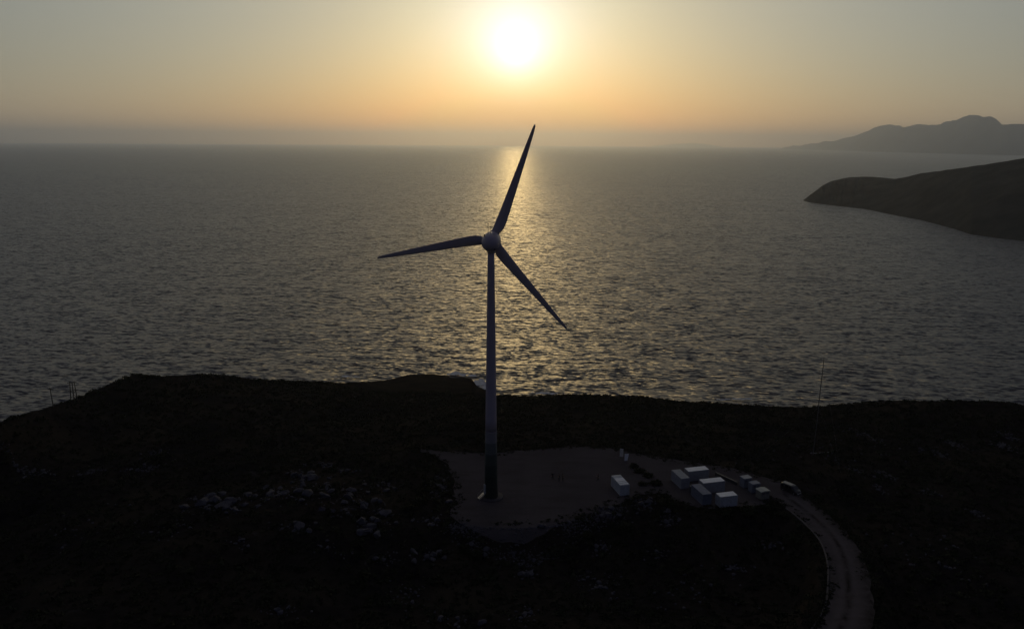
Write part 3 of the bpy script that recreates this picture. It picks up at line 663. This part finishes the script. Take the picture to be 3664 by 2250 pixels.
# ------------------------------------------------------------------ masts and poles
mp_ = on_ground(2908, 1628); mb_ = Vector(mp_)
mast = thing('weather_mast', (mb_.x, mb_.y, mb_.z-0.1), 0, 'tall thin guyed weather mast rising from the scrub beyond the yard', 'mast')
MH = 27.5
tp = Vector((0.55, 0.0, MH))
for s in range(3):
    a = 2*math.pi*s/3; o_ = Vector((0.09*math.cos(a), 0.09*math.sin(a), 0)); MB().tube(o_, tp+o_*0.7, 0.05, 0.04, 6).build('leg', M_DARK if s else M_STEEL, mast)
lt = MB()
for k in range(34):
    z = k/34; a0 = 2*math.pi*k/3; a1 = 2*math.pi*(k+1)/3; c0 = tp*z; c1 = tp*(z+1/34)
    lt.tube(c0+Vector((0.09*math.cos(a0), 0.09*math.sin(a0), 0)), c1+Vector((0.09*math.cos(a1), 0.09*math.sin(a1), 0)), 0.012, n=4)
lt.build('lattice', M_STEEL, mast)
for z in (0.55, 0.8, 0.985):
    b_ = MB().tube(tp*z-Vector((0.8, 0, 0)), tp*z+Vector((0.8, 0, 0)), 0.025, n=6)
    for s in (-1, 1): b_.tube(tp*z+Vector((0.8*s, 0, 0)), tp*z+Vector((0.8*s, 0, 0.35)), 0.025, n=6); b_.tube(tp*z+Vector((0.8*s, 0, 0.33)), tp*z+Vector((0.8*s, 0, 0.45)), 0.09, n=8)
    b_.build('boom', M_DARK, mast)
for a in (40, 160, 280):
    q = Vector((13*math.cos(rad(a)), 13*math.sin(rad(a)), 0)); q.z = hz(mb_.x+q.x, mb_.y+q.y)-mb_.z+0.1
    for z in (0.5, 0.95): MB().tube(tp*z, q, 0.006, n=4).build('guy_wire', M_STEEL, mast)
pb = Vector(on_ground(2932, 1622)); 
tag(MB().tube((-2.6, -0.35, 0.10), (2.6, 0.35, 0.16), 0.09, n=8).tube((-2.6, -0.35, 0.10), (-2.75, -0.37, 0.10), 0.14, n=8).tube((2.6, 0.35, 0.16), (2.75, 0.37, 0.16), 0.14, n=8).build('steel_pipe', M_STEEL, None, loc=(pb.x, pb.y, hz(pb.x, pb.y)+0.05)), 'pale steel pipe lying in the scrub at the foot of the weather mast', 'pipe')

def pole(px, py, h, label, legs=1):
    p = on_ground(px, py); z = hz(p[0], p[1])
    t = thing('utility_pole', (p[0], p[1], z-0.3), rad(12), label, 'pole')
    if legs == 1:
        MB().tube((0, 0, 0), (-0.25, 0, h), 0.15, 0.10, 10).build('post', M_WOOD, t)
        MB().box(-0.95, 0.45, -0.06, 0.06, h-0.5, h-0.38).build('crossarm', M_WOOD, t)
        for x in (-0.85, -0.25, 0.35): MB().lathe([(0.05, 0), (0.07, 0.1), (0.03, 0.2)], 8, (x, 0, h-0.38)).build('insulator', M_GREY, t)
    else:
        for x in (-0.8, 0, 0.8): MB().tube((x*1.15, 0, 0), (x*0.75, 0, h), 0.14, 0.10, 10).build('post', M_WOOD, t)
        for z_ in (0.55, 0.93): MB().box(-1.3, 1.3, -0.18, -0.10, h*z_, h*z_+0.14).build('crossarm', M_WOOD, t)
        b_ = MB().tube((-0.8, 0.12, h*0.2), (0.7, 0.12, h*0.55), 0.045, n=6); b_.tube((0.8, 0.12, h*0.2), (-0.7, 0.12, h*0.55), 0.045, n=6); b_.build('brace', M_WOOD, t)
        for x in (-1.1, 0, 1.1): MB().lathe([(0.05, 0), (0.07, 0.1), (0.03, 0.25)], 8, (x, -0.14, h*0.93+0.14)).build('insulator', M_GREY, t)
pole(191, 1456, 6.0, 'single wooden pole with one crossarm on the falling left slope')
pole(266, 1436, 6.5, 'three legged wooden pole frame with braces on the falling left slope', 3)

# ------------------------------------------------------------------ boulders
def rock_mesh(seed, n=18):
    r = np.random.default_rng(seed); p = r.normal(size=(n, 3)); p /= np.linalg.norm(p, axis=1)[:, None]; p *= r.uniform(0.8, 1.1, (n, 1)); p *= [1, r.uniform(0.7, 0.95), r.uniform(0.6, 0.85)]
    b = bmesh.new(); 
    for q in p: b.verts.new(q)
    res = bmesh.ops.convex_hull(b, input=b.verts); bmesh.ops.delete(b, geom=[g_ for g_ in res['geom_interior'] if isinstance(g_, bmesh.types.BMVert)], context='VERTS')
    bmesh.ops.recalc_face_normals(b, faces=b.faces)
    me = bpy.data.meshes.new('boulder'); b.to_mesh(me); b.free(); me.materials.append(M_ROCK); return me
ROCKS = [rock_mesh(s) for s in range(10)]
# clusters in photograph pixels: (x, y, spread x, spread y, count of boulders, count of loose stones, label)
OUT = ['pale limestone boulder at the outcrop end farthest from the turbine', 'pale limestone boulder where the outcrop narrows near its far end', 'pale limestone boulder in the middle of the rock outcrop', 'pale limestone boulder on the crest of the rock outcrop',
       'pale limestone boulder in the thickest part of the rock outcrop', 'pale limestone boulder on the outcrop flank facing the turbine', 'pale limestone boulder at the foot of the outcrop towards the pad', 'pale limestone boulder in the separate clump just below the outcrop']
RIM = ['pale boulder at the pad corner closest to the outcrop', 'pale boulder on the rubble slope straight below the turbine base', 'pale boulder midway along the rubble slope below the pad', 'pale boulder on the rubble slope below the four people',
       'pale boulder on the rubble slope leading up to the lone white container', 'pale boulder just below the lone white container']
WEST = ['pale boulder of the flat ledge behind the outcrop crest', 'pale boulder along the pad edge level with the turbine base', 'pale boulder in the scrub between turbine and outcrop foot']
LOW = ['pale boulder by the shrubs at the front corner of the container yard', 'pale boulder on the bank below the front corner of the container yard', 'pale boulder standing out of the dark hollow below the rubble slope', 'pale boulder in the largest rock clump of the hollow inside the track bend',
       'pale boulder in the hollow straight downhill from the rubble slope', 'pale boulder in the open scrub between yard and track bend', 'pale boulder just downhill of the largest clump inside the track bend', 'pale boulder in the lowest clump of the hollow']
FRT = ['pale boulder in the clump downhill from the turbine side of the outcrop', 'pale boulder in the lone patch below the far end of the outcrop', 'pale boulder in a small patch below the middle of the outcrop', 'pale boulder in the ragged clump on the lower slope below the outcrop foot',
       'pale boulder in the small low clump far below the outcrop', 'pale boulder in the clump at the bottom of the slope below the turbine', 'pale boulder in the short row below the outcrop foot']
KINDS = [(OUT, 'boulders of the outcrop'), (RIM, 'boulders along the rim of the pad'), (WEST, 'boulders beside the pad'), (LOW, 'boulders in the hollow'), (FRT, 'boulders on the near slope')]
_cnt = {}
CL = [(740, 1800, 55, 18, 18, 60, OUT), (830, 1815, 40, 20, 14, 40, OUT), (960, 1770, 60, 18, 18, 60, OUT), (1090, 1710, 50, 18, 16, 50, OUT), (1130, 1760, 80, 25, 24, 90, OUT), (1260, 1810, 70, 30, 26, 80, OUT), (1340, 1870, 50, 30, 18, 60, OUT),
      (1050, 1885, 40, 14, 9, 30, OUT), (1360, 1735, 50, 12, 12, 50, WEST), (1580, 1740, 25, 35, 12, 80, WEST), (1540, 1860, 40, 15, 7, 30, WEST), (1620, 1890, 20, 14, 6, 60, RIM), (1700, 1925, 40, 14, 9, 90, RIM), (1860, 1925, 60, 14, 9, 110, RIM), (2020, 1885, 60, 14, 9, 110, RIM), (2170, 1840, 50, 18, 12, 90, RIM), (2300, 1800, 40, 18, 10, 70, RIM),
      (2400, 1835, 25, 20, 5, 40, LOW), (2390, 1865, 40, 12, 5, 30, LOW), (2150, 1960, 25, 18, 5, 25, LOW), (2140, 2080, 55, 25, 10, 50, LOW), (1880, 2060, 30, 14, 5, 25, LOW), (2330, 1985, 60, 14, 3, 25, LOW), (2190, 2150, 20, 16, 3, 14, LOW), (1870, 2200, 40, 22, 6, 30, LOW),
      (1530, 1985, 40, 16, 9, 30, FRT), (870, 1945, 30, 14, 4, 20, FRT), (1170, 1990, 40, 14, 4, 20, FRT), (1450, 2130, 45, 25, 6, 30, FRT), (1010, 2180, 45, 14, 4, 25, FRT), (1640, 2225, 50, 18, 7, 35, FRT), (1380, 1995, 30, 14, 3, 25, FRT)]
STREAK = [(90, 1720, 70, 14, 90), (330, 1690, 60, 10, 50), (530, 1675, 60, 14, 50), (560, 1620, 40, 10, 25), (3060, 1545, 40, 8, 40), (3120, 1570, 40, 10, 40), (3350, 1620, 40, 12, 50), (3420, 1590, 40, 12, 50), (3600, 1600, 40, 12, 60), (3070, 1685, 40, 10, 40),
          (3170, 1700, 40, 10, 40), (3330, 1765, 25, 10, 40), (3490, 1835, 30, 10, 40), (3600, 1560, 50, 14, 60), (3150, 1750, 30, 10, 30), (2620, 2030, 60, 14, 40), (2740, 1945, 60, 12, 30), (1150, 1665, 40, 6, 30), (1250, 1685, 30, 6, 20), (620, 1890, 90, 30, 30), (300, 1900, 150, 60, 40), (2900, 1620, 300, 60, 80), (3300, 1950, 160, 80, 60), (2500, 2130, 150, 60, 40)]
def gpn(px, py):
    """ground points for many pixels at once"""
    px = np.asarray(px, float); py = np.asarray(py, float)
    d = RV[None]*((px-PW/2)/FP)[:, None] - UV[None]*((py-PH/2)/FP)[:, None] + fv[None]; z = np.full(len(px), -1.0)
    for _ in range(5):
        t = (z-CZ)/d[:, 2]; P = d*t[:, None]; z = height(P[:, 0], P[:, 1])
    P[:, 2] = z
    return P
def gp(x, y): return gpn([x], [y])[0]
def clear_of_pad(P, m=0.5): return poly_dist(np.array([P[0]]), np.array([P[1]]), PAD)[0] > m and road_dist(np.array([P[0]]), np.array([P[1]]))[0][0] > m
loose = []
seen_ = []
for (cx, cy, sx, sy, n, ns, kind_) in CL:
    gname = next(b for a, b in KINDS if a is kind_); lab = kind_[_cnt.get(gname, 0)]; _cnt[gname] = _cnt.get(gname, 0)+1
    PP = gpn([cx+random.gauss(0, sx*0.7) for _ in range(n)], [cy+random.gauss(0, sy*0.7) for _ in range(n)])
    PP = PP[(poly_dist(PP[:, 0], PP[:, 1], PAD) > 0.8) & (road_dist(PP[:, 0], PP[:, 1])[0] > 0.8)]
    for P in PP:
        big = 1.0 if kind_ is OUT else 0.62
        s = random.choice((0.5, 0.65, 0.8, 1.1, 1.5))*random.uniform(0.8, 1.2)*big
        o = link('boulder', ROCKS[random.randrange(10)]); o.location = (P[0], P[1], P[2]+s*0.18)
        o.scale = (s*random.uniform(0.9, 1.3), s, s*random.uniform(0.7, 1.1)); o.rotation_euler = (random.uniform(-0.3, 0.3), random.uniform(-0.3, 0.3), random.random()*6.3)
        tag(o, lab, 'boulder', gname)
    for _ in range(ns): loose.append((cx+random.gauss(0, sx*0.9), cy+random.gauss(0, sy*0.9), random.uniform(0.10, 0.36)))
for (cx, cy, sx, sy, n) in STREAK:
    for _ in range(n):
        u = random.gauss(0, sx*0.7); loose.append((cx+u, cy+random.gauss(0, sy*0.6)+(u*0.35 if cx > 2900 else -u*0.25 if cx < 700 else 0), random.uniform(0.12, 0.5)))
# rubble fill on the slope under the pad rim
rim = [(1640, 1862), (1720, 1882), (1850, 1892), (2000, 1876), (2117, 1838), (2230, 1800)]
for _ in range(900):
    k = random.randrange(5); u = random.random(); x = rim[k][0]*(1-u)+rim[k+1][0]*u; y = rim[k][1]*(1-u)+rim[k+1][1]*u
    loose.append((x, y+random.uniform(0, 75)*(1-abs(k-2)*0.2), random.uniform(0.08, 0.32)))
L_ = np.array(loose); Q = gpn(L_[:, 0], L_[:, 1])
okm = (poly_dist(Q[:, 0], Q[:, 1], PAD) > 0.2) & (road_dist(Q[:, 0], Q[:, 1])[0] > 0.4); Q = Q[okm]; S_ = L_[okm, 2]
RV_, RF_ = [], []
off = 0
tmpl = []
for m_ in ROCKS[:6]:
    tv = np.array([v_.co for v_ in m_.vertices]); tf = np.array([list(p.vertices) for p in m_.polygons]); tmpl.append((tv, tf))
for i in range(len(Q)):
    tv, tf = tmpl[i % 6]; a = RNG.random()*6.28; c, s = math.cos(a), math.sin(a)
    v_ = tv*S_[i]*RNG.uniform(0.7, 1.3, 3); v_ = np.stack([v_[:, 0]*c-v_[:, 1]*s, v_[:, 0]*s+v_[:, 1]*c, v_[:, 2]+S_[i]*0.15], 1)+Q[i]
    RV_.append(v_); RF_.append(tf+off); off += len(v_)
tag(link('loose_stones', np_mesh('loose_stones', np.concatenate(RV_), np.concatenate(RF_), M_ROCK)), 'scattered pale stones and rubble among the scrub', kind='stuff')

# ------------------------------------------------------------------ scrub
def bush_template(seed, n, flat=0.6):
    r = np.random.default_rng(seed); V = []; 
    for i in range(n):
        d = r.normal(size=3); d[2] = abs(d[2]); d /= np.linalg.norm(d); c = d*r.uniform(0.45, 1.0)*[1, 1, flat]*(0.85+0.3*r.random())
        a = r.normal(size=3); a /= np.linalg.norm(a); b = np.cross(a, d+0.3*r.normal(size=3)); b /= np.linalg.norm(b)+1e-6; s = r.uniform(0.16, 0.30)
        V += [c-a*s*1.3, c+b*s*0.7, c+a*s*1.3, c-b*s*0.7]
    return np.array(V)
BT = [bush_template(s, 30) for s in range(6)]
N = 25000
az = RNG.uniform(-rad(37), rad(37), N*2); rr = np.sqrt(RNG.uniform(98**2, 330**2, N*2)); bx_ = rr*np.sin(az); by_ = rr*np.cos(az)
tn = np.interp(az, _baz, _btan); rbm = np.interp(az, _baz, _brow_r)
dens = fbm(bx_, by_, 11, 3)
ok = (rr < rbm+4) & ((poly_dist(bx_, by_, EMB_POLY) > 0.0) | (RNG.random(N*2) < 0.12)) & (poly_dist(bx_, by_, PAD) > 0.9) & (road_dist(bx_, by_)[0] > 1.0) & (dens > -0.45+0.3*(RNG.random(N*2)-0.5))
bx_, by_ = bx_[ok][:N], by_[ok][:N]; sz = np.exp(RNG.normal(-0.55, 0.38, len(bx_))).clip(0.25, 1.5)
ex_, ey_ = [], []                                                    # low tufts that fray the edges of pad and road
edge = np.concatenate([resample(np.vstack([PAD, PAD[:1]]), 420), ROADR[:, :2].repeat(4, 0), ROADL[:, :2].repeat(2, 0)])
edge = np.repeat(edge, 4, 0) + RNG.normal(0, 1.3, (len(edge)*4, 2))
dd = np.minimum(poly_dist(edge[:, 0], edge[:, 1], PAD), road_dist(edge[:, 0], edge[:, 1])[0])
edge = edge[(poly_dist(edge[:, 0], edge[:, 1], EMB_POLY) > -0.5) & (dd > -1.6+2.2*fbm(edge[:, 0], edge[:, 1], 6, 3)) & (dd < 1.6)]
bx_ = np.r_[bx_, edge[:, 0]]; by_ = np.r_[by_, edge[:, 1]]; sz = np.r_[sz, RNG.uniform(0.2, 0.75, len(edge))]
n_ = len(bx_); bz_ = height(bx_, by_)
A_ = RNG.random(n_)*6.283; BV = np.zeros((n_, 120, 3), np.float32)
for i in range(n_):
    t_ = BT[i % 6]; c, s = math.cos(A_[i]), math.sin(A_[i]); k = sz[i]
    BV[i, :, 0] = (t_[:, 0]*c-t_[:, 1]*s)*k+bx_[i]; BV[i, :, 1] = (t_[:, 0]*s+t_[:, 1]*c)*k+by_[i]; BV[i, :, 2] = t_[:, 2]*k+bz_[i]-0.05
tag(link('scrub', np_mesh('scrub', BV.reshape(-1, 3), np.arange(n_*120).reshape(-1, 4), M_LEAF)), 'low dark scrub covering the headland', kind='stuff')

# larger single shrubs
big = [bush_template(100+s, 240, 0.75)*[1, 1, 1] for s in range(4)]
for b_ in big:
    q = b_.reshape(-1, 4, 3); c = q.mean(1, keepdims=True); b_[:] = (c+(q-c)*0.55).reshape(-1, 3)
BM = [np_mesh('foliage', b_, np.arange(len(b_)).reshape(-1, 4), M_LEAF) for b_ in big]
CR = 'dark bush on the crest against the sea'
SHRUBS = [(2268, 1672, 1.5, 'dark shrub of the row by the yard, closest to the notice boards', 0), (2290, 1690, 1.7, 'dark shrub of the row by the yard, second from the notice boards', 0), (2318, 1705, 1.6, 'dark shrub of the row by the yard, third from the notice boards', 0),
          (2345, 1735, 1.9, 'broad dark shrub ending the row beside the lone white container', 0), (2300, 1735, 1.2, 'small dark shrub right behind the lone white container', 0), (2405, 1812, 2.2, 'large dark shrub at the front corner of the yard', 0), (2375, 1800, 1.7, 'medium dark shrub at the front corner of the yard', 0),
          (2600, 1845, 2.2, 'dark shrub right below the short white container', 1), (2680, 1838, 2.4, 'large dark shrub below the gap between short container and tan kiosk', 1), (2760, 1825, 2.0, 'dark shrub below the tan kiosk', 1), (2800, 1850, 1.8, 'dark shrub beside the start of the kerb', 1),
          (2050, 1935, 1.9, 'dark shrub at the foot of the rubble slope below the people', 1), (1980, 1975, 2.2, 'large dark shrub in the middle of the hollow below the pad', 1), (2100, 1915, 1.7, 'dark shrub against the rubble slope below the people', 1), (2240, 1890, 2.0, 'dark shrub on the bank below the lone white container', 1), (2850, 1930, 2.0, 'dark shrub inside the track bend beside the kerb', 1),
          (1700, 1990, 2.0, 'large dark shrub at the foot of the rubble below the turbine', 2), (1660, 1950, 1.6, 'smaller dark shrub at the foot of the rubble below the turbine', 2), (1510, 1795, 1.9, 'dark shrub between outcrop and turbine, closer to the turbine', 2), (1460, 1820, 1.8, 'dark shrub between outcrop and turbine, closer to the outcrop', 2),
          (516, 1352, 1.5, CR, 3), (540, 1352, 1.7, CR, 3), (563, 1354, 1.3, CR, 3), (1250, 1376, 1.4, 'lone dark bush on the low part of the skyline before the point', 3), (1580, 1640, 1.2, 'dark shrub at the far corner of the pad behind the turbine', 2)]
for (x, y, s, lab, grp_) in SHRUBS:
    P = gp(x, y) if y > 1500 else on_ground(x, y)
    if P is None or not clear_of_pad(P, 0.0) : 
        if grp_: continue
    z = hz(P[0], P[1])
    t = thing('shrub', (P[0], P[1], z), random.random()*6, lab, 'shrub', ('shrubs by the yard', 'shrubs on the slope', 'shrubs near the turbine', 'bushes on the crest')[grp_])
    f_ = link('foliage', BM[random.randrange(4)], t, (0, 0, 0.1*s)); f_.scale = (s, s*random.uniform(0.8, 1.1), s*random.uniform(0.75, 1.0))
    st = MB()
    for k in range(4):
        a = k*1.6+random.random(); st.tube((0.05*math.cos(a), 0.05*math.sin(a), -0.1), (0.45*s*math.cos(a), 0.45*s*math.sin(a), 0.5*s), 0.05, 0.02, 6)
    st.build('stem', M_BARK, t)

# ------------------------------------------------------------------ hazy air
top = max((o.matrix_world @ Vector(c)).z for o in COL.objects if o.type == 'MESH' and o.name in ('mountain_range', 'headland') for c in o.bound_box)+15
hzm = bpy.data.materials.new('haze'); hzm.use_nodes = True; hzm.node_tree.nodes.clear(); q = G(hzm.node_tree)
pv = q.n('ShaderNodeVolumePrincipled'); pv.inputs['Color'].default_value = (0.84, 0.91, 1.0, 1); pv.inputs['Density'].default_value = 5.2e-5; pv.inputs['Anisotropy'].default_value = 0.78
ho = q.n('ShaderNodeOutputMaterial'); hzm.node_tree.links.new(pv.outputs[0], ho.inputs['Volume'])
hb = MB().box(-61000, 61000, -61000, 61000, SEA-6.0, top).build('haze', hzm); tag(hb, 'thin pale sea haze', kind='stuff')
